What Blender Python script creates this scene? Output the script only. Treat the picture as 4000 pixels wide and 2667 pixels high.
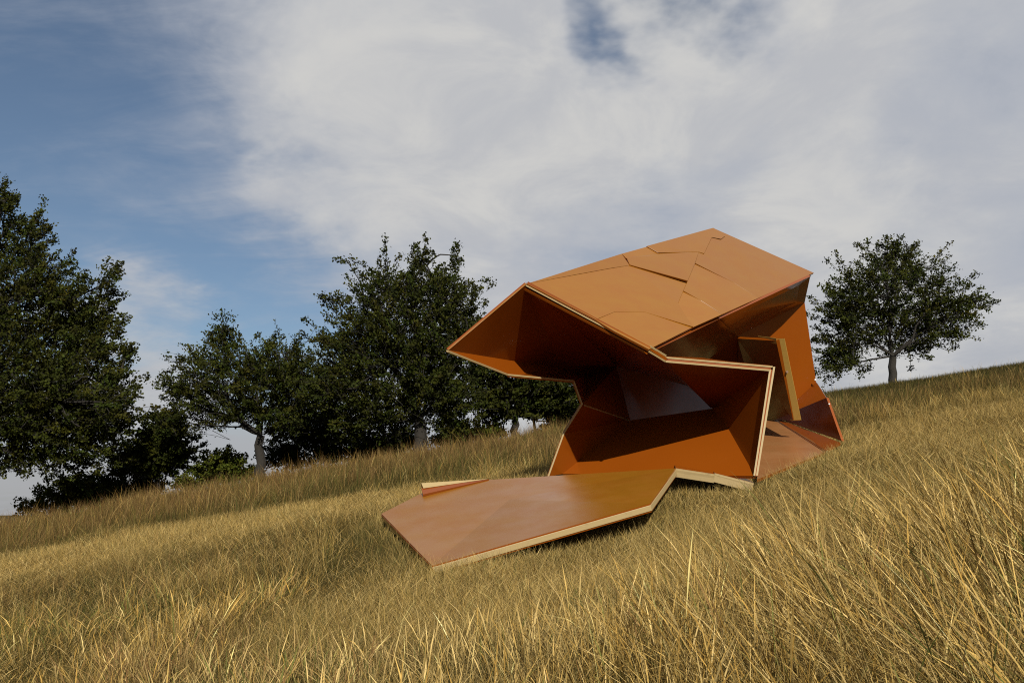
import bpy, math, random
import numpy as np
from mathutils import Vector

# ------------------------------------------------------------------ set-up
for o in list(bpy.data.objects):
    bpy.data.objects.remove(o, do_unlink=True)
scene = bpy.context.scene
COL = scene.collection
rng = np.random.default_rng(7)

FOC = 3111.0                                   # focal length in units of 1/4000 of the picture width (28 mm)
TH = math.atan((2000 - 1333.5) / FOC)          # camera pitch
EYE = 1.5

cam_d = bpy.data.cameras.new('camera')
cam_d.lens = 36.0 * FOC / 4000.0
cam_d.sensor_width = 36.0
cam_d.clip_start = 0.05
cam_d.clip_end = 20000
cam = bpy.data.objects.new('camera', cam_d)
COL.objects.link(cam)
cam.location = (0, 0, EYE)
cam.rotation_euler = (math.pi / 2 + TH, 0, 0)
scene.camera = cam

def ray(px, py):
    u = (px - 2000) / FOC
    v = (1333.5 - py) / FOC
    return np.array([u, math.cos(TH) - v * math.sin(TH), math.sin(TH) + v * math.cos(TH)])

def at(px, py, d):
    r = ray(px, py)
    return r * d / r[1] + np.array([0, 0, EYE])

# ------------------------------------------------------------------ sun, sky, exposure
SUN = np.array([0.16, -0.84, 0.52]); SUN /= np.linalg.norm(SUN)
sun_d = bpy.data.lights.new('sun', 'SUN')
sun_d.energy = 5.0
sun_d.angle = math.radians(0.5)
sun_d.color = (1.0, 0.94, 0.83)
sun = bpy.data.objects.new('sun', sun_d)
COL.objects.link(sun)
sun.location = (10, -20, 30)
sun.rotation_euler = Vector(SUN).to_track_quat('Z', 'Y').to_euler()

scene.cycles.use_denoising = False
scene.cycles.use_adaptive_sampling = False
scene.cycles.caustics_reflective = False
scene.cycles.blur_glossy = 1.0
scene.cycles.filter_width = 1.1
scene.cycles.sample_clamp_indirect = 4.0
scene.view_settings.view_transform = 'Standard'
scene.view_settings.look = 'None'
scene.view_settings.gamma = 1.0
scene.view_settings.exposure = 0.35
scene.view_settings.use_curve_mapping = False

world = bpy.data.worlds.new('World')
scene.world = world
world.use_nodes = True
wt = world.node_tree
wt.nodes.clear()

class NT:
    """small helper to write node trees as expressions"""
    def __init__(self, t): self.t = t
    def n(self, kind, **kw):
        nd = self.t.nodes.new(kind)
        for k, v in kw.items(): setattr(nd, k, v)
        return nd
    def link(self, a, b): self.t.links.new(a, b)
    def put(self, sock, v):
        if isinstance(v, bpy.types.NodeSocket): self.link(v, sock)
        else: sock.default_value = v
    def math(self, op, a, b=0.0, clamp=False):
        nd = self.n('ShaderNodeMath', operation=op, use_clamp=clamp)
        self.put(nd.inputs[0], a); self.put(nd.inputs[1], b)
        return nd.outputs[0]
    def vmath(self, op, a, b=None, out=0, scale=None):
        nd = self.n('ShaderNodeVectorMath', operation=op)
        self.put(nd.inputs[0], a)
        if b is not None: self.put(nd.inputs[1], b)
        if scale is not None: self.put(nd.inputs['Scale'], scale)
        return nd.outputs[out]
    def smooth(self, x, a, b, lo=0.0, hi=1.0, kind='SMOOTHSTEP'):
        nd = self.n('ShaderNodeMapRange', interpolation_type=kind)
        self.put(nd.inputs['Value'], x)
        nd.inputs['From Min'].default_value = a; nd.inputs['From Max'].default_value = b
        nd.inputs['To Min'].default_value = lo; nd.inputs['To Max'].default_value = hi
        return nd.outputs['Result']
    def noise(self, vec, scale, detail=4.0, rough=0.5, dist=0.0):
        nd = self.n('ShaderNodeTexNoise')
        if vec is not None: self.link(vec, nd.inputs['Vector'])
        nd.inputs['Scale'].default_value = scale; nd.inputs['Detail'].default_value = detail
        nd.inputs['Roughness'].default_value = rough; nd.inputs['Distortion'].default_value = dist
        return nd.outputs['Fac']
    def mix(self, f, a, b):
        nd = self.n('ShaderNodeMix', data_type='RGBA')
        self.put(nd.inputs[0], f)
        for s, v in ((nd.inputs[6], a), (nd.inputs[7], b)):
            if isinstance(v, bpy.types.NodeSocket): self.link(v, s)
            else: s.default_value = (*v, 1.0)
        return nd.outputs[2]

w = NT(wt)
sky = w.n('ShaderNodeTexSky', sky_type='NISHITA')
sky.sun_disc = False
sky.sun_elevation = math.asin(SUN[2])
sky.sun_rotation = math.atan2(SUN[0], SUN[1])
sky.air_density = 1.0; sky.dust_density = 1.6; sky.ozone_density = 1.5
tc = w.n('ShaderNodeTexCoord').outputs['Generated']
sep = w.n('ShaderNodeSeparateXYZ'); w.link(tc, sep.inputs[0])
up = w.math('ADD', w.math('MAXIMUM', sep.outputs[2], 0.0), 0.22)
inv = w.math('DIVIDE', 1.0, up)
flat = w.vmath('SCALE', tc, scale=inv)                      # clouds lie on a flat layer overhead
n_big = w.noise(flat, 1.5, 7, 0.55, 0.3)
n_fine = w.noise(w.vmath('ADD', flat, (7.3, 2.1, 0.4)), 4.2, 9, 0.60, 0.35)
n_wisp = w.noise(w.vmath('MULTIPLY', flat, (0.7, 1.9, 1.0)), 3.0, 7, 0.62, 0.9)

wv = w.n('ShaderNodeTexNoise'); w.link(flat, wv.inputs['Vector'])
wv.inputs['Scale'].default_value = 2.4; wv.inputs['Detail'].default_value = 5.0; wv.inputs['Roughness'].default_value = 0.6
warp = w.vmath('ADD', tc, w.vmath('SCALE', w.vmath('SUBTRACT', wv.outputs['Color'], (0.5, 0.5, 0.5)), scale=0.30))
warp = w.vmath('NORMALIZE', warp)

def blob(px, py, r_out, r_in, wt_):
    d = ray(px, py); d = d / np.linalg.norm(d)
    dot = w.vmath('DOT_PRODUCT', warp, tuple(d), out=1)
    return w.math('MULTIPLY', w.smooth(dot, math.cos(math.radians(r_out)), math.cos(math.radians(r_in))), wt_)

wsep = w.n('ShaderNodeSeparateXYZ'); w.link(warp, wsep.inputs[0])
cov = w.smooth(wsep.outputs[0], -0.50, 0.06, 0.0, 0.72, 'SMOOTHERSTEP')
hole = None
for b in [(2540, 90, 6.0, 0, 0.44), (2420, 200, 4.5, 0, 0.31), (2840, 40, 5.0, 0, 0.46), (2640, -150, 9, 0, 0.39), (2340, 890, 7, 0, 0.34), (1180, 1150, 13, 2, 0.26)]:
    q = blob(*b); hole = q if hole is None else w.math('ADD', hole, q)
puff = None
for b in [(1750, 150, 23, 2, 0.42), (1550, 730, 15, 1, 0.34), (3250, 380, 22, 4, 0.46), (2250, 500, 10, 2, 0.26), (2700, 250, 5.5, 0, 0.62), (540, 1420, 8, 1, 0.75),
          (2740, 560, 6, 0.5, -0.30), (2600, 760, 7, 1, -0.22), (3850, 640, 10, 1, -0.30), (3950, 60, 9, 1, -0.26), (3700, 1000, 9, 1, 0.14)]:
    q = blob(*b); puff = q if puff is None else w.math('ADD', puff, q)
cov = w.math('SUBTRACT', cov, hole)
nb = w.math('SUBTRACT', n_big, 0.5); nf = w.math('SUBTRACT', n_fine, 0.5); nw = w.math('SUBTRACT', n_wisp, 0.5)
veil = w.math('ADD', cov, w.math('MULTIPLY', nb, 0.5))
veil = w.math('ADD', veil, w.math('MULTIPLY', nw, 0.75))
veil = w.math('ADD', veil, w.math('MULTIPLY', nf, 0.45))
veil = w.math('ADD', veil, w.math('MULTIPLY', puff, 0.5))
veil = w.math('ADD', veil, w.smooth(sep.outputs[2], 0.22, 0.02, 0.0, 0.6))
veil = w.smooth(veil, -0.12, 0.70, 0.02, 0.95)
dens = w.math('ADD', w.math('ADD', cov, puff), w.math('MULTIPLY', nb, 1.2))
dens = w.math('ADD', dens, w.math('MULTIPLY', nf, 1.25))
white = w.smooth(dens, 0.36, 1.40, 0.0, 0.98)
blue = w.vmath('MULTIPLY', sky.outputs[0], (0.84, 0.87, 0.87))
grey = w.mix(w.smooth(sep.outputs[2], 0.25, 0.0), (4.45, 4.70, 5.25), (4.0, 4.05, 4.2))
bgc = w.mix(veil, blue, grey)
n_tex = w.noise(w.vmath('ADD', flat, (3.1, 9.2, 1.4)), 3.4, 8, 0.6, 0.5)
bgc = w.mix(white, bgc, w.mix(w.smooth(n_tex, 0.36, 0.62), (5.05, 5.15, 5.4), (6.25, 6.2, 6.05)))
bg = w.n('ShaderNodeBackground')
w.link(bgc, bg.inputs['Color']); bg.inputs['Strength'].default_value = 0.077
wo = w.n('ShaderNodeOutputWorld'); w.link(bg.outputs[0], wo.inputs['Surface'])

# ------------------------------------------------------------------ materials
def material(name):
    m = bpy.data.materials.new(name); m.use_nodes = True
    m.node_tree.nodes.clear()
    t = NT(m.node_tree)
    out = t.n('ShaderNodeOutputMaterial')
    return m, t, out

def film_material(name='film_faced_plywood', sheen=0.0, sheen_col=(0.20, 0.112, 0.042)):
    m, t, out = material(name)
    co = t.n('ShaderNodeTexCoord').outputs['Object']
    info = t.n('ShaderNodeObjectInfo')
    n1 = t.noise(co, 1.3, 4, 0.55)
    n2 = t.noise(t.vmath('MULTIPLY', co, (1.0, 1.0, 9.0)), 14, 4, 0.6)
    n3 = t.noise(co, 55, 3, 0.6)
    c = t.mix(n1, (0.178, 0.0400, 0.0022), (0.205, 0.0500, 0.0034))
    c = t.mix(t.math('MULTIPLY', n2, 0.30), c, (0.168, 0.0365, 0.0020))
    c = t.mix(t.smooth(n3, 0.66, 0.78, 0, 0.10), c, (0.26, 0.14, 0.045))       # fine scuffs
    if sheen:                                           # sky sheen painted into the board colour as an uneven pale tint
        c = t.mix(t.smooth(t.noise(t.vmath('MULTIPLY', co, (1, 1, 2.5)), 2.4, 6, 0.62), 0.25, 0.75, sheen * .75, sheen * 1.2, 'LINEAR'), c, sheen_col)
    hs = t.n('ShaderNodeHueSaturation')
    t.link(c, hs.inputs['Color'])
    t.link(t.smooth(info.outputs['Random'], 0, 1, 0.90, 1.09, 'LINEAR'), hs.inputs['Value'])
    b = t.n('ShaderNodeBsdfPrincipled')
    t.link(hs.outputs[0], b.inputs['Base Color'])
    t.link(t.smooth(t.noise(co, 2.2, 5, 0.6), 0.3, 0.7, 0.13 + .2 * sheen, 0.24 + .3 * sheen), b.inputs['Roughness'])
    b.inputs['Specular IOR Level'].default_value = 0.62
    bp = t.n('ShaderNodeBump'); bp.inputs['Strength'].default_value = 0.05; bp.inputs['Distance'].default_value = 0.02
    t.link(t.noise(co, 1.7, 2, 0.4), bp.inputs['Height']); t.link(bp.outputs[0], b.inputs['Normal'])
    t.link(b.outputs[0], out.inputs[0])
    return m

def wood_material(name, c1, c2, rough=0.6):
    m, t, out = material(name)
    co = t.n('ShaderNodeTexCoord').outputs['Object']
    n1 = t.noise(t.vmath('MULTIPLY', co, (2.0, 2.0, 60.0)), 6, 5, 0.6)
    n2 = t.noise(co, 9, 4, 0.6)
    c = t.mix(n1, c1, c2)
    c = t.mix(t.smooth(n2, 0.58, 0.8, 0, 0.5), c, tuple(x * 0.62 for x in c1))
    b = t.n('ShaderNodeBsdfPrincipled')
    t.link(c, b.inputs['Base Color']); b.inputs['Roughness'].default_value = rough
    bp = t.n('ShaderNodeBump'); bp.inputs['Strength'].default_value = 0.25; bp.inputs['Distance'].default_value = 0.004
    t.link(n1, bp.inputs['Height']); t.link(bp.outputs[0], b.inputs['Normal'])
    t.link(b.outputs[0], out.inputs[0])
    return m

def plain_material(name, c, rough=0.5):
    m, t, out = material(name)
    co = t.n('ShaderNodeTexCoord').outputs['Object']
    cc = t.mix(t.noise(co, 12, 4), tuple(x * 0.85 for x in c), c)
    b = t.n('ShaderNodeBsdfPrincipled'); t.link(cc, b.inputs['Base Color']); b.inputs['Roughness'].default_value = rough
    t.link(b.outputs[0], out.inputs[0])
    return m

def leaf_material(name, trans=0.22, rough=0.55, spec=0.25):
    m, t, out = material(name)
    a = t.n('ShaderNodeVertexColor', layer_name='Col')
    b = t.n('ShaderNodeBsdfPrincipled')
    t.link(a.outputs[0], b.inputs['Base Color'])
    b.inputs['Roughness'].default_value = rough; b.inputs['Specular IOR Level'].default_value = spec
    tr = t.n('ShaderNodeBsdfTranslucent'); t.link(a.outputs[0], tr.inputs['Color'])
    mx = t.n('ShaderNodeMixShader'); mx.inputs[0].default_value = trans
    t.link(b.outputs[0], mx.inputs[1]); t.link(tr.outputs[0], mx.inputs[2])
    t.link(mx.outputs[0], out.inputs[0])
    return m

def bark_material():
    m, t, out = material('bark')
    co = t.n('ShaderNodeTexCoord').outputs['Object']
    n1 = t.noise(t.vmath('MULTIPLY', co, (9, 9, 2.2)), 3, 6, 0.65)
    c = t.mix(n1, (0.006, 0.005, 0.0035), (0.022, 0.017, 0.011))
    b = t.n('ShaderNodeBsdfPrincipled'); t.link(c, b.inputs['Base Color']); b.inputs['Roughness'].default_value = 0.9
    bp = t.n('ShaderNodeBump'); bp.inputs['Strength'].default_value = 0.9; bp.inputs['Distance'].default_value = 0.04
    t.link(n1, bp.inputs['Height']); t.link(bp.outputs[0], b.inputs['Normal'])
    t.link(b.outputs[0], out.inputs[0])
    return m

def soil_material():
    m, t, out = material('dry_meadow_floor')
    co = t.n('ShaderNodeTexCoord').outputs['Object']
    n1 = t.noise(co, 0.35, 5, 0.6)
    n2 = t.noise(co, 6, 6, 0.7)
    c = t.mix(n1, (0.050, 0.036, 0.011), (0.085, 0.060, 0.020))
    c = t.mix(t.smooth(n2, 0.4, 0.7, 0, 0.75), c, (0.026, 0.024, 0.007))
    b = t.n('ShaderNodeBsdfPrincipled'); t.link(c, b.inputs['Base Color']); b.inputs['Roughness'].default_value = 0.95; b.inputs['Specular IOR Level'].default_value = 0.05
    bp = t.n('ShaderNodeBump'); bp.inputs['Strength'].default_value = 1.0; bp.inputs['Distance'].default_value = 0.05
    t.link(n2, bp.inputs['Height']); t.link(bp.outputs[0], b.inputs['Normal'])
    t.link(b.outputs[0], out.inputs[0])
    return m

M_FILM = film_material()
M_ROOF = film_material('sheen_tinted_roof_film', 0.44, (0.225, 0.125, 0.006))  # roof film, sky sheen painted into its colour
M_SKIRT = film_material('sheen_tinted_floor_film', 0.50, (0.250, 0.150, 0.065))  # side passage floor, paler: reflected sky painted into the colour
M_SHEEN = film_material('sheen_tinted_ramp_film', 0.42, (0.230, 0.130, 0.012))  # front plate, sky sheen painted in as a tan tint
M_PLY = wood_material('pale_plywood_edge', (0.27, 0.190, 0.080), (0.35, 0.262, 0.125))
M_POST = wood_material('yellow_pine', (0.33, 0.195, 0.040), (0.42, 0.265, 0.062), 0.5)
M_KNOT = plain_material('pine_knot', (0.12, 0.05, 0.015), 0.6)
M_BOLT = plain_material('white_plastic', (0.6, 0.6, 0.58), 0.4)
M_BARK = bark_material()
M_LEAF = leaf_material('tree_leaves', 0.12, 0.65, 0.05)
M_GRASS = leaf_material('grass_blades', 0.12, 0.75, 0.04)
M_SOIL = soil_material()

# ------------------------------------------------------------------ mesh helpers
def link(o, parent=None):
    COL.objects.link(o)
    if parent is not None:
        o.parent = parent
        o.matrix_parent_inverse = parent.matrix_world.inverted()
    return o

def mesh_obj(name, verts, faces, mats, parent=None, idx=None, smooth=False):
    me = bpy.data.meshes.new(name)
    me.from_pydata([tuple(map(float, v)) for v in verts], [], faces)
    for m in (mats if isinstance(mats, (list, tuple)) else [mats]): me.materials.append(m)
    if idx is not None: me.polygons.foreach_set('material_index', idx)
    if smooth: me.polygons.foreach_set('use_smooth', [True] * len(me.polygons))
    me.update()
    return link(bpy.data.objects.new(name, me), parent)

def fast_mesh(name, V, loops, nper, mats, col=None, parent=None):
    """V (n,3); loops: flat index array; nper: verts per polygon array"""
    me = bpy.data.meshes.new(name)
    me.vertices.add(len(V)); me.vertices.foreach_set('co', np.asarray(V, dtype=np.float32).ravel())
    me.loops.add(len(loops)); me.loops.foreach_set('vertex_index', np.asarray(loops, dtype=np.int32))
    nper = np.asarray(nper, dtype=np.int32)
    start = np.concatenate([[0], np.cumsum(nper)[:-1]]).astype(np.int32)
    me.polygons.add(len(nper)); me.polygons.foreach_set('loop_start', start)
    me.materials.append(mats)
    if col is not None:
        a = me.color_attributes.new('Col', 'FLOAT_COLOR', 'POINT')
        c4 = np.ones((len(V), 4), dtype=np.float32); c4[:, :3] = col
        a.data.foreach_set('color', c4.ravel())
    me.update(calc_edges=True)
    return link(bpy.data.objects.new(name, me), parent)

def empty(name, loc):
    e = bpy.data.objects.new(name, None); e.location = loc
    COL.objects.link(e); bpy.context.view_layer.update()
    return e

def tag(o, label=None, cat=None, group=None, kind=None):
    if label: o['label'] = label
    if cat: o['category'] = cat
    if group: o['group'] = group
    if kind: o['kind'] = kind
    return o

# value noise on the plane
_g = np.random.default_rng(11).random((256, 256))
def vnoise(x, y, s):
    x = np.asarray(x) / s + 100.3; y = np.asarray(y) / s + 57.7
    xi = np.floor(x).astype(int); yi = np.floor(y).astype(int)
    fx = x - xi; fy = y - yi
    fx = fx * fx * (3 - 2 * fx); fy = fy * fy * (3 - 2 * fy)
    g = lambda a, b: _g[a % 256, b % 256]
    return (g(xi, yi) * (1 - fx) + g(xi + 1, yi) * fx) * (1 - fy) + (g(xi, yi + 1) * (1 - fx) + g(xi + 1, yi + 1) * fx) * fy
def fbm(x, y, s):
    return (vnoise(x, y, s) + 0.5 * vnoise(x, y, s * 0.47) + 0.25 * vnoise(x, y, s * 0.21)) / 1.75
def sstep(x, a, b):
    t = np.clip((np.asarray(x, dtype=float) - a) / (b - a), 0, 1); return t * t * (3 - 2 * t)

# ------------------------------------------------------------------ hillside
GA, GB, CREST = 0.157, 0.151, 21.0
CONTACT = np.array([(-0.71, 7.30, 0.90), (-1.5, 9.2, 1.33), (-1.1, 10.0, 1.55), (-0.3, 10.3, 1.68), (0.48, 10.6, 1.80),
                    (1.37, 8.0, 1.22), (2.77, 9.05, 1.76), (4.07, 10.4, 2.15), (4.60, 11.0, 2.33), (2.0, 9.3, 1.62), (3.6, 12.0, 2.2)])
_k = lambda d2: np.exp(-d2 / (2 * 1.5 ** 2))
_D = ((CONTACT[:, None, :2] - CONTACT[None, :, :2]) ** 2).sum(-1)
_W = np.linalg.solve(_k(_D) + 0.15 * np.eye(len(CONTACT)), CONTACT[:, 2] - GA * CONTACT[:, 0] - GB * CONTACT[:, 1])
def ground(x, y):
    x = np.asarray(x, dtype=float); y = np.asarray(y, dtype=float)
    xs = 60 * np.tanh(x / 60)
    z = GA * xs + GB * np.minimum(y, 60)
    over = np.maximum(y - CREST, 0)
    z = z - 0.020 * np.minimum(over, 14) ** 2 - 0.56 * np.maximum(over - 14, 0) * (over < 80) - 0.56 * 66 * (over >= 80)
    z = z - 0.020 * np.clip(-x - 3, 0, 20) * sstep(y, 11, 18)
    back = np.maximum(-y - 5, 0)
    z = z + 0.10 * back * (back < 100) + 10 * (back >= 100)
    d2 = (x[..., None] - CONTACT[:, 0]) ** 2 + (y[..., None] - CONTACT[:, 1]) ** 2
    z = z + (_k(d2) * _W).sum(-1)
    near = 1 - sstep(np.hypot(x, y), 40, 90)
    z = z + near * (0.16 * (fbm(x, y, 2.6) - 0.5) + 0.05 * (vnoise(x, y, 0.6) - 0.5)) * sstep(np.hypot(x, y), 0.5, 3)
    z = np.where(np.hypot(x, y) > 130, np.maximum(z, -32), z)
    return np.maximum(z, -32)

def axis(lo, hi, fine_lo, fine_hi, step):
    a = list(np.arange(fine_lo, fine_hi + 1e-6, step)); s = step; v = fine_hi
    while v < hi: s *= 1.25; v += s; a.append(v)
    s = step; v = fine_lo
    while v > lo: s *= 1.25; v -= s; a.insert(0, v)
    return np.array(a)
gx = axis(-6000, 6000, -20, 20, 0.25); gy = axis(-3000, 9000, -2, 34, 0.25)
X, Y = np.meshgrid(gx, gy)
Z = ground(X, Y)
nx, ny = len(gx), len(gy)
ii = (np.arange(ny - 1)[:, None] * nx + np.arange(nx - 1)[None, :]).ravel()
quads = np.stack([ii, ii + 1, ii + nx + 1, ii + nx], 1)
hill = fast_mesh('hillside', np.stack([X.ravel(), Y.ravel(), Z.ravel()], 1), quads.ravel(), np.full(len(quads), 4), M_SOIL)
hill.data.polygons.foreach_set('use_smooth', [True] * len(hill.data.polygons))
tag(hill, 'sloping hillside under the dry meadow grass', kind='structure')

# ------------------------------------------------------------------ the folded pavilion
PV = {
 'P1': (2057, 1110, 8.60), 'P2': (2785, 890, 11.62), 'P3': (3180, 1067, 11.91), 'P4': (2535, 1365, 8.74),
 'B1': (1752, 1368, 8.40), 'B2': (1985, 1460, 9.33), 'B3': (2243, 1485, 10.07), 'B4': (2277, 1578, 10.14),
 'B5': (2205, 1693, 10.37), 'B6': (2145, 1860, 10.43), 'K': (2306, 1457, 11.35), 'J': (2408, 1432, 11.30),
 'M': (2462, 1641, 11.20), 'X': (2192, 1440, 10.7), 'Q1': (2600, 1408, 8.90), 'Q2': (3012, 1443, 9.12),
 'Q3': (2950, 1858, 9.00), 'C': (2842, 1669, 10.09), 'N': (2784, 1595, 10.64), 'D2': (2197, 1850, 10.59),
 'S1': (3165, 1080, 11.6), 'S2': (3143, 1182, 12.6), 'S3': (3188, 1492, 13.07), 'S4': (3228, 1553, 11.2),
 'S5': (3288, 1722, 10.8), 'E1': (2880, 1312, 12.15), 'H': (3100, 1572, 13.0), 'H2': (3108, 1603, 12.2),
 'L0': (2985, 1614, 13.4), 'V': (2740, 1425, 11.85), 'S6': (3222, 1766, 10.42), 'G0': (2957, 1872, 9.13),
 'F1': (1490, 2005, 9.21), 'F2': (1648, 1925, 9.83), 'F3': (1910, 1873, 10.00), 'F4': (2640, 1828, 9.34),
 'F5': (2540, 1966, 7.96), 'F6': (1688, 2208, 7.36), 'G1': (1990, 1950, 9.04),
}
P = {k: at(*v) for k, v in PV.items()}
EYEP = np.array([0, 0, EYE])
pav = empty('folded_pavilion', (1.2, 9.6, float(ground(1.2, 9.6))))
tag(pav, 'angular orange pavilion of folded glossy plywood panels standing on the grassy slope', 'pavilion')

def unit(v): return v / np.linalg.norm(v)
def normal_of(pts):
    n = np.zeros(3)
    for a, b in zip(pts, pts[1:] + pts[:1]): n += np.cross(a, b)
    return unit(n)

def slab(name, pts, th, parent=pav, face=M_FILM, edge=M_FILM, viewer=EYEP, label=None, bevel=0.0):
    """a panel with real thickness; its good face is the polygon given, the rest lies behind it"""
    pts = [np.asarray(p, dtype=float) for p in pts]
    n = normal_of(pts)
    if np.dot(n, viewer - pts[0]) < 0:
        pts = pts[::-1]; n = -n
    c = np.mean(pts, 0); k = len(pts)
    top = []
    if bevel:                                           # eased arris
        top = [p + unit(c - p) * bevel for p in pts] + [p - n * bevel for p in pts]
    else:
        top = list(pts)
    bot = [p - n * th for p in pts]
    v = top + bot; m = len(top)
    f = [list(range(k)), list(range(m + k - 1, m - 1, -1))]; idx = [0, 0]
    for i in range(k):
        j = (i + 1) % k
        if bevel: f.append([k + i, k + j, j, i]); idx.append(0)
        f.append([m + i, m + j, m - k + j, m - k + i]); idx.append(1)
    o = mesh_obj(name, v, f, [face, edge], parent, idx)
    if label: o['label'] = label
    return o

def bar(name, a, b, wv, tv, mat, parent=pav, label=None):
    """a batten from a to b with cross-section vectors wv, tv (full sizes, centred on wv, from 0 along tv)"""
    a, b, wv, tv = map(np.asarray, (a, b, wv, tv)); ax = unit(b - a)
    e = 0.05
    ring = [(-.5, e), (-.5 + e, 0), (.5 - e, 0), (.5, e), (.5, 1 - e), (.5 - e, 1), (-.5 + e, 1), (-.5, 1 - e)]
    v = [a + wv * s + tv * t for s, t in ring] + [b + wv * s + tv * t for s, t in ring]
    f = [[i, (i + 1) % 8, 8 + (i + 1) % 8, 8 + i] for i in range(8)] + [list(range(7, -1, -1)), list(range(8, 16))]
    o = mesh_obj(name, v, f, mat, parent)
    if label: o['label'] = label
    return o

# ---- roof: one plane, covered in panels that overlap like scales
RP = P['P1']; RN = normal_of([P['P1'], P['P4'], P['P3'], P['P2']])
if RN[2] < 0: RN = -RN
def roof(px, py, h=0.0):
    r = ray(px, py)
    t = np.dot(RN, RP - EYEP) / np.dot(RN, r)
    return EYEP + r * t + RN * h
def roof_panel(pts, label=None):
    pts3 = [roof(x, y, .28 * q + .004) for x, y, q in pts]
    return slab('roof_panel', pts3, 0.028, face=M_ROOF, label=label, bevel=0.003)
i_ = (2405, 1297); h = (2535, 1365); a = (2057, 1110)
slab('roof_deck', [roof(2057, 1112, -.05), roof(2535, 1362, -.05), roof(3176, 1068, -.05), roof(2785, 894, -.05)], 0.03)
roof_panel([(2326, 1250, 0), (2400, 1219, 0), (2516, 1219, .0), (2705, 1279, .0), h + (0,), i_ + (0,)])
roof_panel([a + (.006,), (2388, 1049, .006), (2458, 1038, .004), (2682, 1108, .004), (2667, 1140, .008), (2647, 1187, .030),
            (2682, 1244, .034), (2705, 1280, .046), (2516, 1219, .004), (2400, 1219, .006), (2326, 1250, .024)])
roof_panel([a + (.010,), (2427, 994, .030), (2459, 1038, .012), (2388, 1049, .022), (2251, 1074, .020)])
roof_panel([(2428, 994, .032), (2524, 966, .010), (2568, 991, .006), (2477, 1005, .030), (2445, 1012, .03)])
roof_panel([(2446, 1010, .036), (2477, 1004, .030), (2568, 991, .010), (2686, 988, .034), (2727, 988, .04), (2713, 1032, .046),
            (2682, 1103, .092), (2458, 1038, .044)], 'proudest roof panel with a dark raised edge')
roof_panel([(2524, 965, .046), (2785, 892, .022), (2803, 902, .020), (2829, 925, .030), (2815, 937, .046), (2779, 929, .030), (2748, 994, .052),
            (2727, 988, .052), (2686, 988, .044), (2568, 991, .052)])
roof_panel([(2785, 892, .012), (3178, 1067, .012), (2960, 1166, .012), (2868, 1107, .014), (2713, 1032, .058),
            (2727, 988, .030), (2748, 995, .022), (2779, 930, .012), (2815, 938, .010), (2830, 926, .010), (2803, 902, .010)])
roof_panel([(2713, 1033, .018), (2868, 1107, .012), (2960, 1166, .010), (2820, 1229, .014), (2736, 1175, .016), (2667, 1140, .056),
            (2682, 1103, .034)])
roof_panel([(2667, 1140, .012), (2736, 1175, .012), (2818, 1231, .034), (2706, 1281, .040), (2682, 1244, .022), (2647, 1187, .012)])

# ---- beak, left wall, back wall, ceiling, bench
def panel(name, keys, th=0.035, edge=M_FILM, **kw):
    return slab(name, [P[k] if isinstance(k, str) else k for k in keys], th, edge=edge, **kw)
def lerp_px(A, B, t):
    """a point on the straight edge A-B in space"""
    return P[A] * (1 - t) + P[B] * t
P['I'] = lerp_px('P1', 'P4', 0.735)
def on_plane(px, py, a_, b_, c_):
    n_ = np.cross(P[b_] - P[a_], P[c_] - P[a_]); r = ray(px, py)
    return EYEP + r * np.dot(n_, P[a_] - EYEP) / np.dot(n_, r)
P['T'] = on_plane(2684, 1506, 'J', 'M', 'N')
P['E'] = lerp_px('M', 'N', 0.60)
panel('ceiling_panel', ['P1', 'B1', 'X'])
panel('ceiling_panel', ['P1', 'X', 'K', 'J'])
panel('ceiling_panel', ['P1', 'J', 'I'])
panel('ceiling_panel', ['I', 'J', 'T'])
panel('ceiling_panel', ['I', 'T', 'Q1'])
panel('ceiling_panel', ['I', 'Q1', 'P4'])
panel('lower_beak_panel', ['B1', 'B2', 'X'])
panel('lower_beak_panel', ['B2', 'B3', 'K'])
panel('lower_beak_panel', ['B2', 'K', 'X'])
panel('wall_panel', ['B3', 'B4', 'K'])
panel('wall_panel', ['B4', 'M', 'J'])
panel('wall_panel', ['B4', 'J', 'K'])
panel('wall_panel', ['B4', 'B5', 'M'])
panel('wall_panel', ['B5', 'B6', 'D2', 'M'])
panel('back_panel', ['J', 'M', 'E'])
P['E2'] = on_plane(2488, 1450, 'J', 'M', 'N')
panel('back_panel', ['J', 'E', 'E2'])
panel('back_panel', ['E2', 'E', 'T'])
panel('back_panel', ['E', 'N', 'T'])
panel('wing_panel', ['Q1', 'T', 'N'])
panel('bench_panel', ['M', 'N', 'C', 'Q3', 'D2'])
# ---- wing on the right of the mouth
panel('wing_panel', ['Q1', 'Q2', 'N'])
panel('wing_panel', ['Q2', 'C', 'N'])
panel('wing_panel', ['Q2', 'Q3', 'C'])
back1 = at(2735, 1396, 9.25); back2 = at(2850, 1412, 9.1)
slab('wing_top_panel', [P['Q1'] + [0, .03, .055], back1, back2, P['Q2'] + [0.0, .03, .055]], 0.02)

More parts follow.
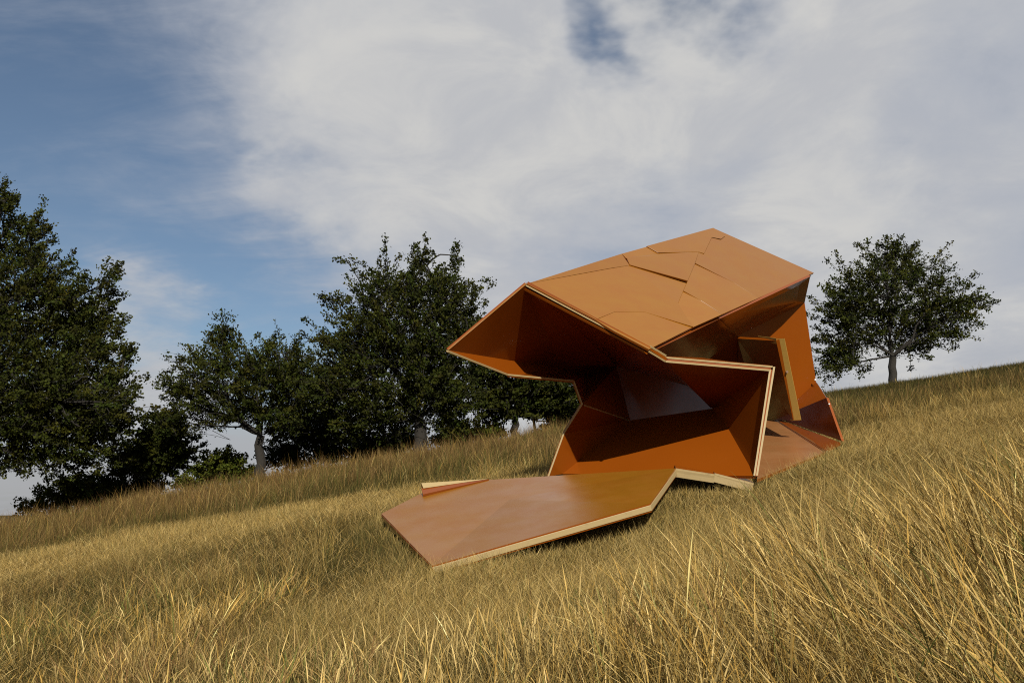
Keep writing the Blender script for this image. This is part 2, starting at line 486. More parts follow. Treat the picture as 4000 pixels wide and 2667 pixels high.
# ---- right-hand shell behind the wing
panel('outer_wall_panel', [roof(2535, 1368, -.06), roof(2818, 1233, -.06), 'E1', 'V'])
P['V2'] = at(2742, 1427, 12.6)
panel('outer_wall_panel', ['E1', 'V2', at(2900, 1430, 12.9)])
panel('outer_wall_panel', ['E1', 'V', 'V2'])
panel('outer_wall_panel', [roof(2818, 1233, -.06), 'S1', 'S2', 'E1'])
panel('outer_wall_panel', ['E1', 'S2', 'S3', 'H'])
panel('outer_wall_panel', ['H', 'S3', 'S4', 'H2'])
panel('outer_wall_panel', ['H2', 'S4', 'S5', 'L0'])
panel('outer_wall_panel', ['E1', 'H', 'H2', 'L0', at(2890, 1560, 13.6)])
slab('eave_panel', [roof(2818, 1234, -.05), roof(3172, 1072, -.05), P['S1']], 0.02)
# floor of the side passage, three boards with joints between them
fA = P['L0'] * .62 + P['G0'] * .38
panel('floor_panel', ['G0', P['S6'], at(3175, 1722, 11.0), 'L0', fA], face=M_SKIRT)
panel('floor_panel', ['L0', P['S6'] + [0, .0, .012], at(3283, 1728, 10.76)])
slab('floor_strip', [P['L0'] + [0, 0, .02], P['S6'] + [0.02, 0, .022], P['S6'] + [0.07, .06, .022], P['L0'] + [.04, 0, .02]], 0.02, edge=M_PLY)

# ---- leaning panel in the side doorway: pale thick edge, dark face
dt, db = at(3032, 1331, 10.30), at(3098, 1640, 11.1)
dl, dlb = at(2880, 1322, 11.10), at(2968, 1640, 12.4)
slab('door_panel', [dt, db, dlb, dl], 0.05, edge=M_FILM)
pw = np.array([0.115, -0.02, 0.0])
bar('door_post', dt + [.055, 0, .03], db + [.055, 0, 0], pw, np.array([0, .09, 0]), M_POST)
o_post = bpy.data.objects['door_post']
top_l = at(2962, 1322, 10.75)
bar('door_header', dt + [.0, .0, .0], top_l, np.array([0, 0, .075]), np.array([.02, .08, 0]), M_POST)
kp = dt * .62 + db * .38 + np.array([.055, -.012, .0])
kv = [kp + .016 * np.array([math.cos(t), 0, math.sin(t) * 1.15]) for t in np.linspace(0, 2 * math.pi, 11)[:-1]]
kn = mesh_obj('knot', kv + [p + np.array([0, .01, 0]) for p in kv], [list(range(10))] + [[i, (i + 1) % 10, 10 + (i + 1) % 10, 10 + i] for i in range(10)], M_KNOT, o_post)

# ---- front plate lying on the grass
EDGE_T = 0.085
panel('floor_panel', ['F1', 'F2', 'F3', 'F4', 'G1', 'F6'], EDGE_T, face=M_SHEEN)
panel('floor_panel', ['F4', 'F5', 'G1'], EDGE_T, face=M_SHEEN)
panel('floor_panel', ['F6', 'G1', 'F5'], EDGE_T, face=M_SHEEN)
def edge_strip(A, B, drop=0.056, out=0.006, nrm=np.array([-.18, -.24, .95]), name='edge_batten', mat=M_PLY, lift=-0.014):
    """pale batten fixed along a panel edge A-B, set a few mm proud"""
    A = np.asarray(A); B = np.asarray(B); ax = unit(B - A); nrm = unit(nrm - ax * np.dot(ax, nrm))
    side = np.cross(ax, nrm)
    if np.dot(side, EYEP - A) < 0: side = -side
    return bar(name, A + nrm * (lift - drop / 2) + side * out, B + nrm * (lift - drop / 2) + side * out, nrm * drop, -side * (out + .02), mat)
edge_strip(P['F6'], P['F5']); edge_strip(P['F5'], P['F4'])
edge_strip(P['F1'], P['F6'], mat=M_FILM)
# small folded-up wedge along the back edge
slab('upstand_panel', [at(1646, 1886, 9.80), P['F3'] + [0, .0, .012], at(1654, 1906, 9.74)], 0.06, face=M_PLY, edge=M_FILM)
slab('upstand_panel', [at(1646, 1906, 9.76), P['F3'] + [0, -.02, .004], at(1652, 1930, 9.64)], 0.03)
# the ribbon going down to the ground at the right
r1 = at(2792, 1851, 9.16); r2 = at(2945, 1886, 9.02)
up3 = np.array([-.1, -.2, .97])
bk = np.array([0.10, 0.55, 0.08])
slab('floor_panel', [P['F4'], r1, r1 + bk, P['F4'] + bk], 0.10, edge=M_PLY)
slab('floor_panel', [r1 + [0, 0, .012], r2, r2 + bk * .8, r1 + bk], 0.10, edge=M_PLY)
edge_strip(P['F4'], r1, nrm=up3); edge_strip(r1 + [0.005, 0, .012], r2, nrm=up3)

# ---- battens round the mouth of the pavilion
def rim(A, B, inward, wd=0.03, dp=0.03, mat=M_PLY):
    A, B = np.asarray(A), np.asarray(B); ax = unit(B - A); mid = (A + B) / 2
    view = unit(EYEP - mid); view = unit(view - ax * np.dot(ax, view))
    side = np.cross(ax, view)
    if np.dot(side, np.asarray(inward) - mid) < 0: side = -side
    return bar('edge_batten', A + side * wd * .5 + view * .004, B + side * wd * .5 + view * .004, side * wd, -view * dp, mat)
cen = at(2350, 1500, 10)
dn = RN * -.032
rim(P['P1'] + dn * .3, P['I'] + dn * .3, P['J'], .015)
rim(P['I'] + dn * .3, P['P4'] + dn * .3, P['J'], .018, mat=M_FILM)
rim(P['P4'] + dn * .3, P['Q1'], P['J'], .02); rim(P['P4'] + [.02, 0, .02], P['Q1'] + [0, 0, .045], P['P3'], .022)
out_l = at(1600, 1200, 9)
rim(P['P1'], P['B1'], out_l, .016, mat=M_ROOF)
rim(P['B1'], P['B2'], at(1800, 1700, 9), .022); rim(P['B2'], P['B3'], at(1900, 1700, 9), .02)
rim(P['B3'], P['B4'], at(2000, 1600, 10), .02); rim(P['B4'], P['B5'], at(2000, 1600, 10), .02); rim(P['B5'], P['B6'], at(2000, 1700, 10), .02)
rim(P['Q1'] + [0, 0, .0], P['Q2'], P['C'], .021); rim(P['Q1'] + [0, 0, .045], P['Q2'] + [0.02, 0, .042], P['C'], .020)
rim(P['Q2'] + [.0, 0, 0], P['Q3'], P['C'], .02); rim(P['Q2'] + [.05, 0, .03], P['Q3'] + [.03, 0, 0], P['C'], .022)
rim(P['Q1'] * .985 + P['N'] * .015, P['N'] * .97 + P['Q1'] * .03, P['M'], .014, mat=M_FILM)
rim(P['B4'] * .97 + P['M'] * .03, P['M'] * .98 + P['B4'] * .02, P['B5'], .016, mat=M_PLY)
def knob(name, p, r):
    vs, fs = [], []
    for j, (rr, yy) in enumerate([(.55, 0), (1, -.4), (1, -.8), (.5, -1.2), (0.02, -1.25)]):
        for t in range(10):
            an = t * math.pi / 5; vs.append(p + r * np.array([rr * math.cos(an), yy, rr * math.sin(an)]))
    for j in range(4):
        for t in range(10): fs.append([j * 10 + t, j * 10 + (t + 1) % 10, (j + 1) * 10 + (t + 1) % 10, (j + 1) * 10 + t])
    return mesh_obj(name, vs, fs, M_BOLT, pav, smooth=True)
knob('bolt_cap', at(3184, 1484, 12.95), .018); knob('bolt_cap', at(3238, 1578, 10.95), .012)

FOOT = [[P[k] for k in ks] for ks in (['F1', 'F2', 'F3', 'F4', 'G1', 'F6'], ['F4', 'F5', 'G1'], ['F6', 'G1', 'F5'],
                                      ['M', 'N', 'C', 'Q3', 'D2'], ['G0', 'S6', 'L0'], ['L0', 'S6', 'S5'], ['B5', 'B6', 'D2', 'M'])]
FOOT += [[P['F4'], r2, r2 + bk, P['F4'] + bk], [P['G0'], P['Q3'], P['C'], P['L0']], [P['L0'], P['S5'], P['S4'], P['H2']]]

# ------------------------------------------------------------------ trees
def tube(V, F, pts, radii, k):
    pts = np.asarray(pts); n0 = len(V); m = len(pts)
    for q in range(m):
        d = pts[min(q + 1, m - 1)] - pts[max(q - 1, 0)]; d = d / (np.linalg.norm(d) + 1e-9)
        a_ = np.cross(d, [0.31, 0.93, 0.17]); a_ /= np.linalg.norm(a_) + 1e-9; b_ = np.cross(d, a_)
        for j in range(k):
            an = 2 * math.pi * j / k
            V.append(pts[q] + radii[q] * (math.cos(an) * a_ + math.sin(an) * b_))
    for q in range(m - 1):
        for j in range(k):
            F.append([n0 + q * k + j, n0 + q * k + (j + 1) % k, n0 + (q + 1) * k + (j + 1) % k, n0 + (q + 1) * k + j])

def bend(a_, b_, rg, k=6, sag=0.15):
    a_, b_ = np.asarray(a_), np.asarray(b_); L = np.linalg.norm(b_ - a_)
    ctrl = (a_ + b_) / 2 + rg.normal(0, 1, 3) * L * sag + np.array([0, 0, L * 0.06])
    t = np.linspace(0, 1, k)[:, None]
    p = (1 - t) ** 2 * a_ + 2 * t * (1 - t) * ctrl + t ** 2 * b_
    p[1:-1] += rg.normal(0, 1, (k - 2, 3)) * L * 0.02
    return p

def leaf_mesh(name, C, A, N_, L, Wd, col, parent):
    """diamond leaves: centres C, axes A, side vectors N_"""
    n = len(C)
    V = np.empty((n, 4, 3)); L = L[:, None]; Wd = Wd[:, None]
    nn = np.cross(A, N_)
    V[:, 0] = C - A * L * .5; V[:, 2] = C + A * L * .5
    V[:, 1] = C + N_ * Wd * .5 + A * L * .06 + nn * Wd * .15; V[:, 3] = C - N_ * Wd * .5 + A * L * .06 + nn * Wd * .15
    colv = np.repeat(col, 4, axis=0)
    return fast_mesh(name, V.reshape(-1, 3), np.arange(n * 4), np.full(n, 4), M_LEAF, colv, parent)

def tree(name, label, cat, base, d, width, fork, blobs, n_spray, per=42, leaf=0.095, seed=1, tint=(1, 1, 1), group=None,
         spray=(0.35, 0.8), depth=0.9, bare=0.04, spiky=0.55, trunk=True, spread=0.06, droop=0.15):
    rg = np.random.default_rng(seed)
    s = d / FOC
    bx = at(base[0], base[1], d)[0]; bz = float(ground(bx, d)) - 0.12
    b0 = np.array([bx, d, bz]); fk = at(fork[0], fork[1], d)
    root = empty(name, b0); tag(root, label, cat, group)
    V, F = [], []
    r0 = max(width * s / 2, 0.02)
    if trunk:
        tp = bend(b0, fk, rg, 7, 0.03)
        tr = np.linspace(1.0, 0.72, 7) * r0; tr[0] *= 1.5; tr[1] *= 1.12
        tube(V, F, tp, tr, 9)
    cs, rs = [], []
    for (px, py, rx, ry) in blobs:
        cs.append(at(px, py, d + rg.normal(0, 0.35) * depth)); rs.append(np.array([rx * s, depth * (rx + ry) * .5 * s, ry * s]))
    cs = np.array(cs); rs = np.array(rs)
    vol = (rs.prod(1)) ** 0.72; pb = vol / vol.sum()
    limbs = []; rmax = max(r[0] for r in rs)
    for c, r in zip(cs, rs):
        st = fk if trunk else b0 + rg.normal(0, .2, 3) * [1, 1, 0]
        if limbs and rg.random() < .5:
            cand = np.vstack(limbs); q = cand[np.argmin(((cand - c) ** 2).sum(1))]
            if np.linalg.norm(q - c) < np.linalg.norm(st - c): st = q
        p = bend(st, c, rg, 8, 0.10); limbs.append(p)
        q_ = min(1.0, float(r[0]) / rmax); tube(V, F, p, np.linspace(.10 + .28 * q_, .03 + .07 * q_, 8) * r0 + .004, 6)
    # boughs
    boughs = []
    nb = max(10, n_spray // 14)
    for q in range(nb):
        k = rg.choice(len(cs), p=pb); v = rg.normal(0, 1, 3); v /= np.linalg.norm(v)
        e = cs[k] + v * rs[k] * (rg.random() ** .33) * .88
        lp = limbs[k]; st = lp[np.argmin(((lp[2:] - e) ** 2).sum(1)) + 2]
        p = bend(st, e, rg, 6, .16); boughs.append((p, k))
        tube(V, F, p, np.linspace(.10, .03, 6) * r0 + .004, 4)
    allp = [np.vstack([p for p, k in boughs if k == kk] + [limbs[kk][-2:]]) for kk in range(len(cs))]
    Cs, As, cl = [], [], []
    for q in range(n_spray):
        k = rg.choice(len(cs), p=pb); v = rg.normal(0, 1, 3); v /= np.linalg.norm(v)
        rad = rg.random() ** .38
        tip = cs[k] + v * rs[k] * rad * (1.0 + .10 * rg.random() + spiky * rg.random() ** 4)
        cand = allp[k]; st0 = cand[np.argmin(((cand - tip) ** 2).sum(1))]
        outw = unit(unit(tip - fk) + .7 * unit(tip - cs[k] + 1e-6) + np.array([0, 0, .25]) + rg.normal(0, .38, 3))
        L = rg.uniform(*spray)
        isbare = rad > .8 and rg.random() < bare * 3
        if isbare: L *= 1.35
        st = tip - outw * L * .7; en = tip + outw * L * .3
        m = 4; t = np.linspace(0, 1, m)[:, None]
        p = st + (en - st) * t + rg.normal(0, .05, 3) * L * np.sin(t * math.pi) - np.array([0, 0, droop]) * L * t ** 2
        p[1:-1] += rg.normal(0, .02, (m - 2, 3))
        tube(V, F, np.vstack([st0 * .5 + st * .5, p]) if np.linalg.norm(st0 - st) < 1.2 else p,
             np.linspace(.010, .003, m + (1 if np.linalg.norm(st0 - st) < 1.2 else 0)), 3)
        nl = int(per * rg.uniform(.7, 1.3))
        if isbare: nl = int(nl * .18)
        tt = np.sqrt(rg.random(nl)) * (m - 1.001); i0 = tt.astype(int); fr = (tt - i0)[:, None]
        c = p[i0] * (1 - fr) + p[i0 + 1] * fr + rg.normal(0, spread, (nl, 3)) * np.array([1, 1, .75])
        ax = outw + rg.normal(0, .8, (nl, 3)); ax /= np.linalg.norm(ax, axis=1)[:, None]
        Cs.append(c); As.append(ax)
        f = rg.normal(1, .16); yel = np.clip(rg.normal(0, .18), -.3, .5)
        cl.append(np.tile(np.array([.052 * (1 + .6 * yel), .060, .009 * (1 - .3 * yel)]) * f, (nl, 1)))
    C = np.vstack(Cs); A = np.vstack(As); col = np.vstack(cl) * np.array(tint) * .52
    n = len(C)
    col = np.clip(col * rg.normal(1, .17, (n, 1)), .005, .3)
    Nn = rg.normal(0, 1, (n, 3)) + np.array([0, 0, .0]); Nn -= A * (A * Nn).sum(1)[:, None]; Nn /= np.linalg.norm(Nn, axis=1)[:, None]
    Ls = leaf * rg.uniform(.7, 1.35, n)
    tr_o = mesh_obj('trunk' if trunk else 'stems', V, F, M_BARK, root, smooth=True)
    cr = leaf_mesh('crown' if trunk else 'foliage', C, A, Nn, Ls, Ls * rg.uniform(.55, .85, n), col, root)
    return root

# beyond the crest, left to right
tree('broad_tree', 'tallest dark green tree with a dense layered crown at the left edge of the meadow', 'tree', (-230, 2060), 23, 120, (-200, 1720),
     [(-60, 980, 170, 250), (10, 790, 60, 90), (170, 1040, 110, 90), (330, 1290, 150, 100), (120, 920, 75, 110), (20, 1180, 260, 190), (250, 1150, 120, 80), (430, 1100, 55, 75), (330, 1220, 130, 90),
      (60, 1430, 300, 190), (330, 1400, 130, 110), (420, 1330, 80, 50), (440, 1500, 80, 70), (120, 1640, 300, 150), (390, 1640, 110, 110), (430, 1760, 90, 70), (490, 1400, 50, 45), (500, 1590, 45, 80), (200, 1560, 300, 150),
      (20, 1770, 120, 75), (220, 1790, 150, 60), (-300, 1250, 180, 330), (-300, 1650, 180, 180)],
     2800, 44, .083, 3, (1.0, .98, .95), depth=.8, spray=(.4, .85), bare=.0)
tree('spreading_tree', 'wide spreading small tree with a thin leafy spire rising from its top', 'tree', (1022, 1850), 23.5, 42, (1020, 1700),
     [(1000, 1480, 210, 150), (1120, 1420, 130, 110), (850, 1440, 150, 120), (760, 1580, 130, 110), (690, 1500, 65, 45), (1180, 1520, 120, 120), (1000, 1600, 200, 80),
      (870, 1310, 55, 60), (868, 1240, 20, 50), (1150, 1340, 60, 40), (760, 1390, 60, 40), (660, 1640, 60, 60), (1120, 1640, 110, 45)],
     880, 46, .074, 5, spiky=.9, spray=(.35, .85))
tree('hawthorn_tree', 'big shaggy dark tree with a grey trunk just left of the pavilion roof', 'tree', (1650, 1815), 23, 60, (1640, 1640),
     [(1610, 1230, 220, 170), (1500, 1120, 130, 90), (1700, 1110, 110, 80), (1640, 1010, 50, 60), (1770, 1200, 110, 130), (1830, 1290, 70, 90), (1420, 1290, 130, 110), (1310, 1170, 60, 26),
      (1520, 1420, 250, 150), (1340, 1440, 120, 110), (1730, 1400, 150, 130), (1600, 1570, 230, 110), (1400, 1570, 150, 90), (1740, 1540, 110, 90), (1300, 1330, 55, 30),
      (1350, 1010, 24, 34), (1510, 970, 30, 40), (1790, 1000, 30, 45), (1460, 1670, 160, 60), (1740, 1650, 60, 60), (1250, 1500, 90, 70)],
     1900, 42, .078, 8, (.95, .95, .9), spiky=.9, spray=(.35, .85))
tree('shrubby_tree', 'dark tree seen under the beak of the pavilion left of its wall', 'tree', (2012, 1735), 26, 38, (2010, 1640),
     [(1990, 1530, 130, 100), (1880, 1520, 90, 80), (2120, 1520, 120, 80), (2050, 1440, 160, 60), (1860, 1430, 80, 60), (1930, 1590, 90, 50), (2230, 1480, 120, 80)],
     525, 42, .1, 12, (.95, .95, .9))
tree('slender_tree', 'slim tree with dark thin stem beside the pavilion wall opening', 'tree', (2092, 1715), 27, 14, (2085, 1640),
     [(2150, 1570, 90, 50), (2080, 1580, 70, 45), (2230, 1590, 80, 70), (2210, 1660, 60, 40)],
     237, 42, .1, 14, (.9, .95, .9))
tree('round_tree', 'lone round crowned tree on the crest to the right of the pavilion', 'tree', (3488, 1530), 24.5, 36, (3488, 1390),
     [(3470, 1130, 190, 140), (3420, 1020, 110, 70), (3560, 1040, 110, 70), (3480, 960, 45, 45), (3640, 1120, 110, 100), (3350, 1160, 130, 110), (3270, 1210, 90, 80), (3480, 1270, 220, 110),
      (3330, 1300, 130, 70), (3640, 1270, 130, 80), (3740, 1170, 110, 50), (3250, 1370, 90, 80), (3300, 1400, 70, 50), (3820, 1150, 50, 24), (3700, 1230, 80, 70), (3590, 1340, 80, 30), (3230, 1440, 60, 50),
      (3540, 960, 40, 30), (3850, 1190, 45, 20), (3780, 1260, 60, 28), (3720, 1320, 50, 22)],
     1020, 42, .072, 21, (1.0, 1.0, 1.0), spiky=.9, spray=(.35, .85), bare=.12)
tree('young_tree', 'small round dark tree on a thin straight stem left of the spreading tree', 'tree', (622, 1945), 25, 15, (622, 1830),
     [(640, 1670, 85, 60), (650, 1750, 100, 60), (570, 1760, 80, 60), (690, 1770, 50, 40), (610, 1810, 100, 35)], 337, 42, .1, 31, (.9, .95, .9), spray=(.3, .6))
tree('thin_tree', 'sparse pale twiggy tree under the edge of the tall left tree', 'tree', (478, 1960), 26, 11, (478, 1860),
     [(480, 1790, 80, 70), (440, 1830, 60, 40), (520, 1800, 60, 60)], 112, 28, .1, 33, (1.2, 1.2, 1.2), spray=(.4, .8), bare=.3)
def bush(name, label, base, d, blobs, n, seed, tint=(1, 1, 1)):
    return tree(name, label, 'bush', base, d, 12, base, blobs, n, 36, .085, seed, tint, None, (.3, .6), .8, .02, trunk=False)
bush('low_bush', 'low spreading green bush on the crest under the tall left tree', (300, 2010), 26,
     [(300, 1910, 130, 60), (200, 1960, 80, 40), (390, 1930, 90, 70), (120, 1985, 40, 25)], 330, 41, (1.4, 1.4, 1.2))
bush('dark_bush', 'dark dense bush at the foot of the small round tree', (550, 1960), 27,
     [(540, 1890, 90, 70), (470, 1920, 70, 50), (580, 1910, 40, 45)], 220, 42, (.8, .85, .8))
bush('leafy_bush', 'light green bush on the crest left of the spreading tree trunk', (850, 1890), 25,
     [(870, 1800, 85, 50), (820, 1850, 80, 40), (930, 1840, 60, 45), (740, 1890, 55, 25)], 260, 43, (1.8, 1.8, 1.5))
bush('tangled_bush', 'large dark bush filling the gap between two crest trees', (1200, 1830), 26,
     [(1190, 1730, 130, 90), (1290, 1650, 120, 110), (1100, 1790, 90, 50), (1310, 1760, 80, 70)], 520, 44, (.85, .9, .85))
bush('shaded_bush', 'dark bush beside the grey trunk of the shaggy tree', (1500, 1820), 26,
     [(1500, 1750, 120, 70), (1430, 1770, 60, 50), (1580, 1730, 60, 60)], 280, 45, (.85, .9, .85))
bush('bright_bush', 'mid green bush under the beak between two tree trunks', (1830, 1760), 26.5,
     [(1830, 1690, 100, 50), (1750, 1720, 60, 40), (1910, 1690, 60, 45)], 250, 46, (1.6, 1.6, 1.4))
bush('far_bush', 'dark bush seen through the gap by the pavilion wall', (2170, 1730), 28,
     [(2180, 1640, 60, 60), (2230, 1660, 70, 60), (2130, 1690, 40, 30)], 200, 47, (.8, .85, .8))

# ------------------------------------------------------------------ meadow grass
def in_poly(x, y, poly):
    r = np.zeros(len(x), dtype=bool); k = len(poly)
    for i in range(k):
        x1, y1 = poly[i][:2]; x2, y2 = poly[(i + 1) % k][:2]
        if y1 == y2: continue
        c = ((y1 > y) != (y2 > y)) & (x < (x2 - x1) * (y - y1) / (y2 - y1) + x1)
        r ^= c
    return r

def clearance(x, y, gz):
    cl = np.full(len(x), 9.0)
    for poly in FOOT:
        m = in_poly(x, y, poly)
        if not m.any(): continue
        n = normal_of([np.asarray(p) for p in poly]); p0 = np.asarray(poly[0])
        z = p0[2] - (n[0] * (x[m] - p0[0]) + n[1] * (y[m] - p0[1])) / n[2] - 0.12
        cl[m] = np.minimum(cl[m], z - gz[m])
    return cl

STRAW = np.array([.50, .335, .103]); PALE = np.array([.70, .505, .20]); GOLD = np.array([.42, .255, .062])
RUSSET = np.array([.25, .140, .055]); GREEN = np.array([.085, .088, .022]); OLIVE = np.array([.16, .135, .038]); DRYG = np.array([.28, .205, .075])

def scatter(n, y0, y1, seed):
    rg = np.random.default_rng(seed)
    y = np.sqrt(rg.uniform(y0 ** 2, y1 ** 2, n)); half = y * 0.665 + 0.7
    x = rg.uniform(-1, 1, n) * half
    m = rg.random(n) < 1.25 / half                          # a thinner belt of the meadow carries on past the sides
    y2 = y[m]; x2 = np.sign(rg.uniform(-1, 1, m.sum())) * (half[m] + rg.random(m.sum()) * 2.6)
    return rg, np.concatenate([x, x2]), np.concatenate([y, y2])

def blades(rg, x, y, hgt, lean, lean_dir, wid, c_base, c_tip, seg, head=None, lift=0.0, amax=1.32):
    """tapering curved blades; returns vertices, loops, counts, colours"""
    n = len(x); gz = ground(x, y)
    az = rg.uniform(0, 2 * np.pi, n)
    side = np.stack([np.cos(az), np.sin(az), np.zeros(n)], 1)
    ld = np.stack([np.cos(lean_dir), np.sin(lean_dir), np.zeros(n)], 1)
    curl = rg.uniform(.0, .6, n)
    ts = np.linspace(0, 1, seg + 1)
    rings, cols = [], []
    for q, t in enumerate(ts):
        ang = lean * (0.35 + (1 + curl) * .65 * t)
        ang = np.minimum(ang, amax)
        pos = np.stack([x, y, gz - .006 + lift], 1) + hgt[:, None] * t * (np.sin(ang)[:, None] * ld + np.cos(ang)[:, None] * np.array([0, 0, 1.0]))
        wq = wid * (1 - .78 * t) if head is None else wid * np.where(head, [.8, .7, .8, 2.6, .4][min(q, 4)] if seg == 4 else ([.8, .75, 1.8, .4][min(q, 3)] if seg == 3 else 1 - .6 * t), 1 - .78 * t)
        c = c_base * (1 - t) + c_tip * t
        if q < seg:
            rings += [pos - side * wq[:, None] * .5, pos + side * wq[:, None] * .5]; cols += [c, c]
        else:
            rings.append(pos); cols.append(c)
    k = len(rings)
    V = np.stack(rings, 1).reshape(-1, 3); Cc = np.stack(cols, 1).reshape(-1, 3)
    base = (np.arange(n) * k)[:, None]
    loops, cnt = [], []
    pat = []
    for q in range(seg - 1): pat += [2 * q, 2 * q + 1, 2 * q + 3, 2 * q + 2]
    pat += [2 * (seg - 1), 2 * (seg - 1) + 1, 2 * seg]
    loops = (base + np.array(pat)[None, :]).ravel()
    cnt = np.tile(np.array([4] * (seg - 1) + [3]), n)
    return V, loops, cnt, Cc

def pick(rg, n, probs, cols):
    """probs (n,k)"""
    p = np.cumsum(probs, 1); p /= p[:, -1:]
    u = rg.random(n)[:, None]; k = (u > p).sum(1)
    return np.stack(cols)[np.minimum(k, len(cols) - 1)]

def fields(x, y):
    wx = x + 1.2 * (fbm(x + 9, y + 3, 2.0) - .5); wy = y + 1.6 * (fbm(x - 4, y + 21, 2.0) - .5)
    wy = wy + np.clip(.5 * (2.5 - x), -.6, .9) * sstep(wy, 8.5, 5.5)               # the tall belt runs back towards the right
    plate = sstep(wy, 5.0, 6.0) * sstep(wy, 13.5, 11.5) * sstep(wx, -1.9, -.9)     # trodden short grass round the pavilion
    wy = wy + 2.6 * (fbm(x + 50, y + 70, 3.1) - .5) * sstep(y, 8, 12)
    strip = sstep(wy, 9.0, 10.8) * sstep(wy, 15.2, 12.2) * sstep(wx, -.6, -1.4)    # bleached short strip running left
    far = sstep(wy, 12.6, 16.0)
    tuft = fbm(x, y, .9); patch = fbm(x + 31, y - 12, 2.2); green = fbm(x - 17, y + 40, 1.6)
    crest = sstep(y, 16, 18.5) * sstep(x, 6.0, 8.0)                                # short green turf on the far brow
    behind = sstep(np.hypot((x + .3) / 2.6, (y - 14.5) / 3.2), 1.1, .6)
    foot = sstep(wy, 12.8, 14.2) * sstep(wy, 17.5, 15.0) * sstep(x, 1, -1)         # greener sward at the foot of the tall belt
    green = np.clip(green + .35 * crest + .16 * behind + .14 * foot, 0, 1); far = far * (1 - crest); tuft = tuft * (1 - .65 * crest)
    right = sstep(x, .3, 1.6) * sstep(wy, 6.2, 4.8)
    return np.maximum(plate, strip), far, right, tuft, patch, green, crest

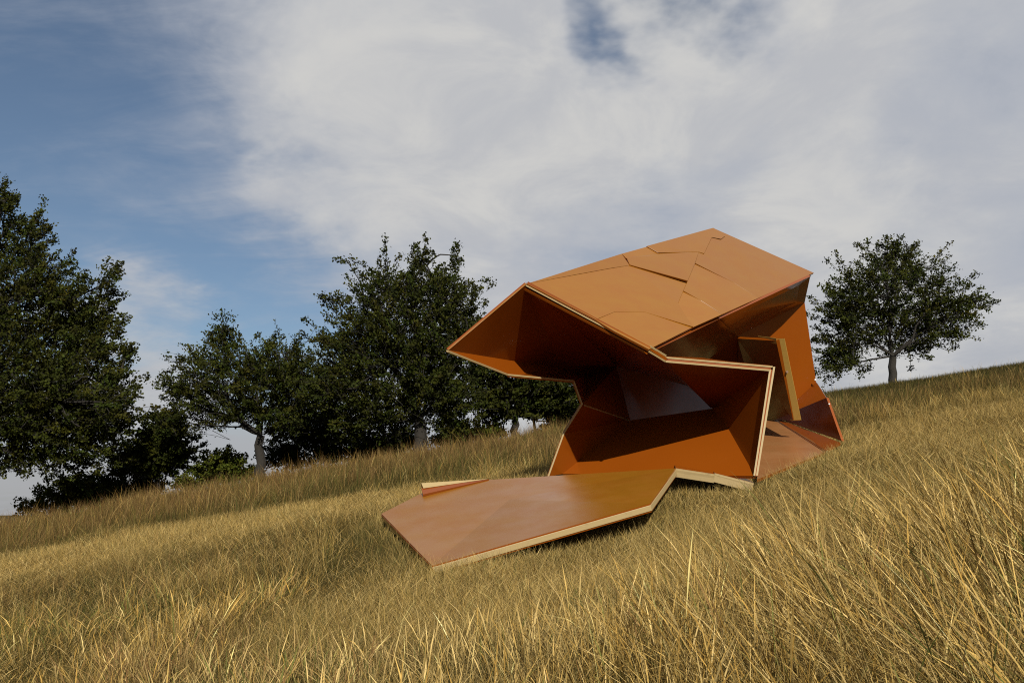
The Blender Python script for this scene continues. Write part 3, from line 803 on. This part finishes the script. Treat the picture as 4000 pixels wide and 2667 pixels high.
parts = []
def add_layer(n, y0, y1, seed, mode):
    if mode == 'tuft':                                   # stems fan out of a shared crown
        per = 22
        rg, tx, ty = scatter(n // per, y0, y1, seed)
        cnt = rg.integers(8, 40, len(tx)); k = np.repeat(np.arange(len(tx)), cnt)
        off = rg.normal(0, .045, (len(k), 2)) * (1 + .04 * ty[k])[:, None]
        x, y = tx[k] + off[:, 0], ty[k] + off[:, 1]
        t_h = rg.uniform(.7, 1.35, len(tx))[k]; t_l = rg.normal(0, .22, (len(tx), 2))[k]; t_c = rg.normal(1, .17, len(tx))[k]
        t_k = rg.random(len(tx))[k]
    else:
        rg, x, y = scatter(n, y0, y1, seed)
    plate, far, right, tuft, patch, green, crest = fields(x, y); left = sstep(x, -.2, -1.4)
    if mode == 'litter':
        keep = rg.random(len(x)) < np.clip(.25 + .9 * plate + .35 * sstep(x, -.2, -1.4) + .5 * (patch - .4), .05, 1)
    elif mode == 'low':
        keep = rg.random(len(x)) < .16 + .75 * tuft + .40 * plate + .3 * far + .4 * crest
    elif mode == 'tuft':
        keep = t_k < np.clip(.25 + 1.4 * (tuft - .25) + .3 * right - .80 * plate - .25 * left * (1 - far), .05, 1)
    else:
        keep = rg.random(len(x)) < np.clip(.1 + 1.2 * (tuft - .28) + .3 * right - .75 * plate, .05, 1)
    if mode != 'low': keep &= rg.random(len(x)) > .9 * crest
    if mode == 'tuft': t_h, t_l, t_c, off = t_h[keep], t_l[keep], t_c[keep], off[keep]
    x, y = x[keep], y[keep]; plate, far, right, tuft, patch, green = [q[keep] for q in (plate, far, right, tuft, patch, green)]
    n = len(x); lift = np.zeros(n); left = sstep(x, -.2, -1.4)
    wind = fbm(x * .8 + 5, y * .8, 1.4) - .5
    if mode == 'low':
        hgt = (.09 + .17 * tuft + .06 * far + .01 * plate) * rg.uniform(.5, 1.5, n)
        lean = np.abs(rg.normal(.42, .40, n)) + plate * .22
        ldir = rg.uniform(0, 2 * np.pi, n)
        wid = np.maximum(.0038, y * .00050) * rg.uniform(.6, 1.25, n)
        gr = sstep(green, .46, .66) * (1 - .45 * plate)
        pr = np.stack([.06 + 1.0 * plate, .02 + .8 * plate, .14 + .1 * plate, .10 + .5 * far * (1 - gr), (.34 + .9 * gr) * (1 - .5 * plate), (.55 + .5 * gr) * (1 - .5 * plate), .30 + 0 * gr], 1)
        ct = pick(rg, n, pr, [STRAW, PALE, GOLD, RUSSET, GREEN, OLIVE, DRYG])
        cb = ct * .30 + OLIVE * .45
        head = None
    elif mode == 'litter':                               # flattened straw lying in the sward
        hgt = rg.uniform(.12, .34, n); lean = rg.uniform(1.15, 1.5, n); ldir = rg.uniform(0, 2 * np.pi, n)
        wid = np.maximum(.0026, y * .00042) * rg.uniform(.7, 1.2, n)
        ct = pick(rg, n, np.stack([.5 + 0 * x, .5 + 0 * x, .2 + 0 * x, .15 + 0 * x], 1), [STRAW, PALE, GOLD, DRYG]); cb = ct * .8
        head = None; lift = rg.uniform(.015, .11, n)
    else:
        hgt = (.22 + .26 * tuft + .17 * right - .16 * far * sstep(x, 3, 6) + .12 * far - .30 * plate - .07 * left * (1 - far)) * rg.uniform(.55, 1.3, n)
        lean = np.abs(rg.normal(.16, .16, n)) + .55 * np.abs(wind) + .24 * right + .25 * left * (1 - far)
        lean += (rg.random(n) < .14) * rg.uniform(.4, 1.1, n) + plate * rg.uniform(.1, 1.0, n)
        ldir = np.where(rg.random(n) < .72 * right, np.pi + rg.normal(0, .4, n), rg.uniform(0, 2 * np.pi, n))
        if mode == 'tuft':
            hgt *= t_h
            vx = off[:, 0] / .045 * .20 + t_l[:, 0] - .38 * right + rg.normal(0, .10, n); vy = off[:, 1] / .045 * .20 + t_l[:, 1] + rg.normal(0, .10, n)
            ldir = np.arctan2(vy, vx); lean = np.hypot(vx, vy) + plate * rg.uniform(0, .7, n) + (rg.random(n) < .08) * rg.uniform(.3, .9, n)
        wid = np.maximum(.0024, y * .00043) * rg.uniform(.6, 1.2, n)
        pr = np.stack([.42 + .2 * right, .22 + .25 * right, .26 + .1 * patch, .05 + 1.1 * far + 1.6 * far * sstep(patch, .25, .55) + 1.1 * sstep(patch, .46, .60) * left, .14 + 0 * x], 1)
        ct = pick(rg, n, pr, [STRAW, PALE, GOLD, RUSSET, DRYG])
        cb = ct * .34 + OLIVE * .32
        if mode == 'tuft': ct = ct * t_c[:, None]
        blond = sstep(patch, .50, .68)[:, None] * (y < 9)[:, None] * (rg.random(n) < .6)[:, None]
        ct = ct * (1 - blond) + PALE * 1.1 * blond
        fresh = (rg.random(n) < .05 + .22 * sstep(green, .5, .7))[:, None] * (1 - plate[:, None])
        ct = ct * (1 - fresh) + (GREEN * 1.7) * fresh; cb = cb * (1 - fresh) + GREEN * fresh
        head = rg.random(n) < .45
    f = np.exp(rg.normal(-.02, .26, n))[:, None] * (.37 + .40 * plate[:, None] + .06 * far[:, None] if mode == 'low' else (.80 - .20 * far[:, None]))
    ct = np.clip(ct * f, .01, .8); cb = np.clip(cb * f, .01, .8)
    near_edge = np.zeros(n, dtype=bool)
    for poly in FOOT:
        q = np.mean([np.asarray(p)[:2] for p in poly], 0)
        near_edge |= in_poly(x, y, [q + (np.asarray(p)[:2] - q) * (1 + .55 / np.hypot(*(np.asarray(p)[:2] - q))) for p in poly])
    hgt = np.where(near_edge, np.minimum(hgt, rg.uniform(.09, .20, n) + (rg.random(n) < .045) * rg.uniform(.15, .4, n)), hgt)
    cl = clearance(x, y, ground(x, y))
    if mode == 'litter':
        cl = np.where(near_edge, 0.0, cl)
    hgt = np.where(cl < 9, np.minimum(hgt, cl - .03), hgt)
    ok = hgt > .03
    x, y, hgt, lean, ldir, wid, ct, cb = [q[ok] for q in (x, y, hgt, lean, ldir, wid, ct, cb)]; lift = lift[ok]
    if head is not None: head = head[ok]
    seg = (2 if y1 < 8 else 1) if mode == 'low' else (2 if mode == 'litter' else (4 if y1 < 8 else 2))
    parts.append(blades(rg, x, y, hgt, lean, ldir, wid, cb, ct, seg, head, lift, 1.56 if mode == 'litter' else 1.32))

QUAL = 1.0
add_layer(190000, 2.2, 7.0, 101, 'low')
add_layer(420000, 7.0, 13.5, 102, 'low')
add_layer(360000, 13.5, 27.0, 103, 'low')
add_layer(40000, 2.0, 7.0, 104, 'stem')
add_layer(70000, 7.0, 13.5, 105, 'stem')
add_layer(80000, 13.5, 27.0, 106, 'stem')
add_layer(110000, 2.0, 7.0, 107, 'tuft')
add_layer(120000, 7.0, 13.5, 108, 'tuft')
add_layer(120000, 13.5, 27.0, 109, 'tuft')
add_layer(45000, 2.0, 7.0, 110, 'litter')
add_layer(70000, 7.0, 14.0, 111, 'litter')
off = 0; VV, LL, NN, CC = [], [], [], []
for V, l, c, col in parts:
    VV.append(V); LL.append(l + off); NN.append(c); CC.append(col); off += len(V)
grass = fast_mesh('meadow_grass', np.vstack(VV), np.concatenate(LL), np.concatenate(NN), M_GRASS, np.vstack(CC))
tag(grass, 'dry straw coloured meadow grass covering the slope', kind='stuff')
print('GRASS tris', sum((c - 2).sum() for c in NN))
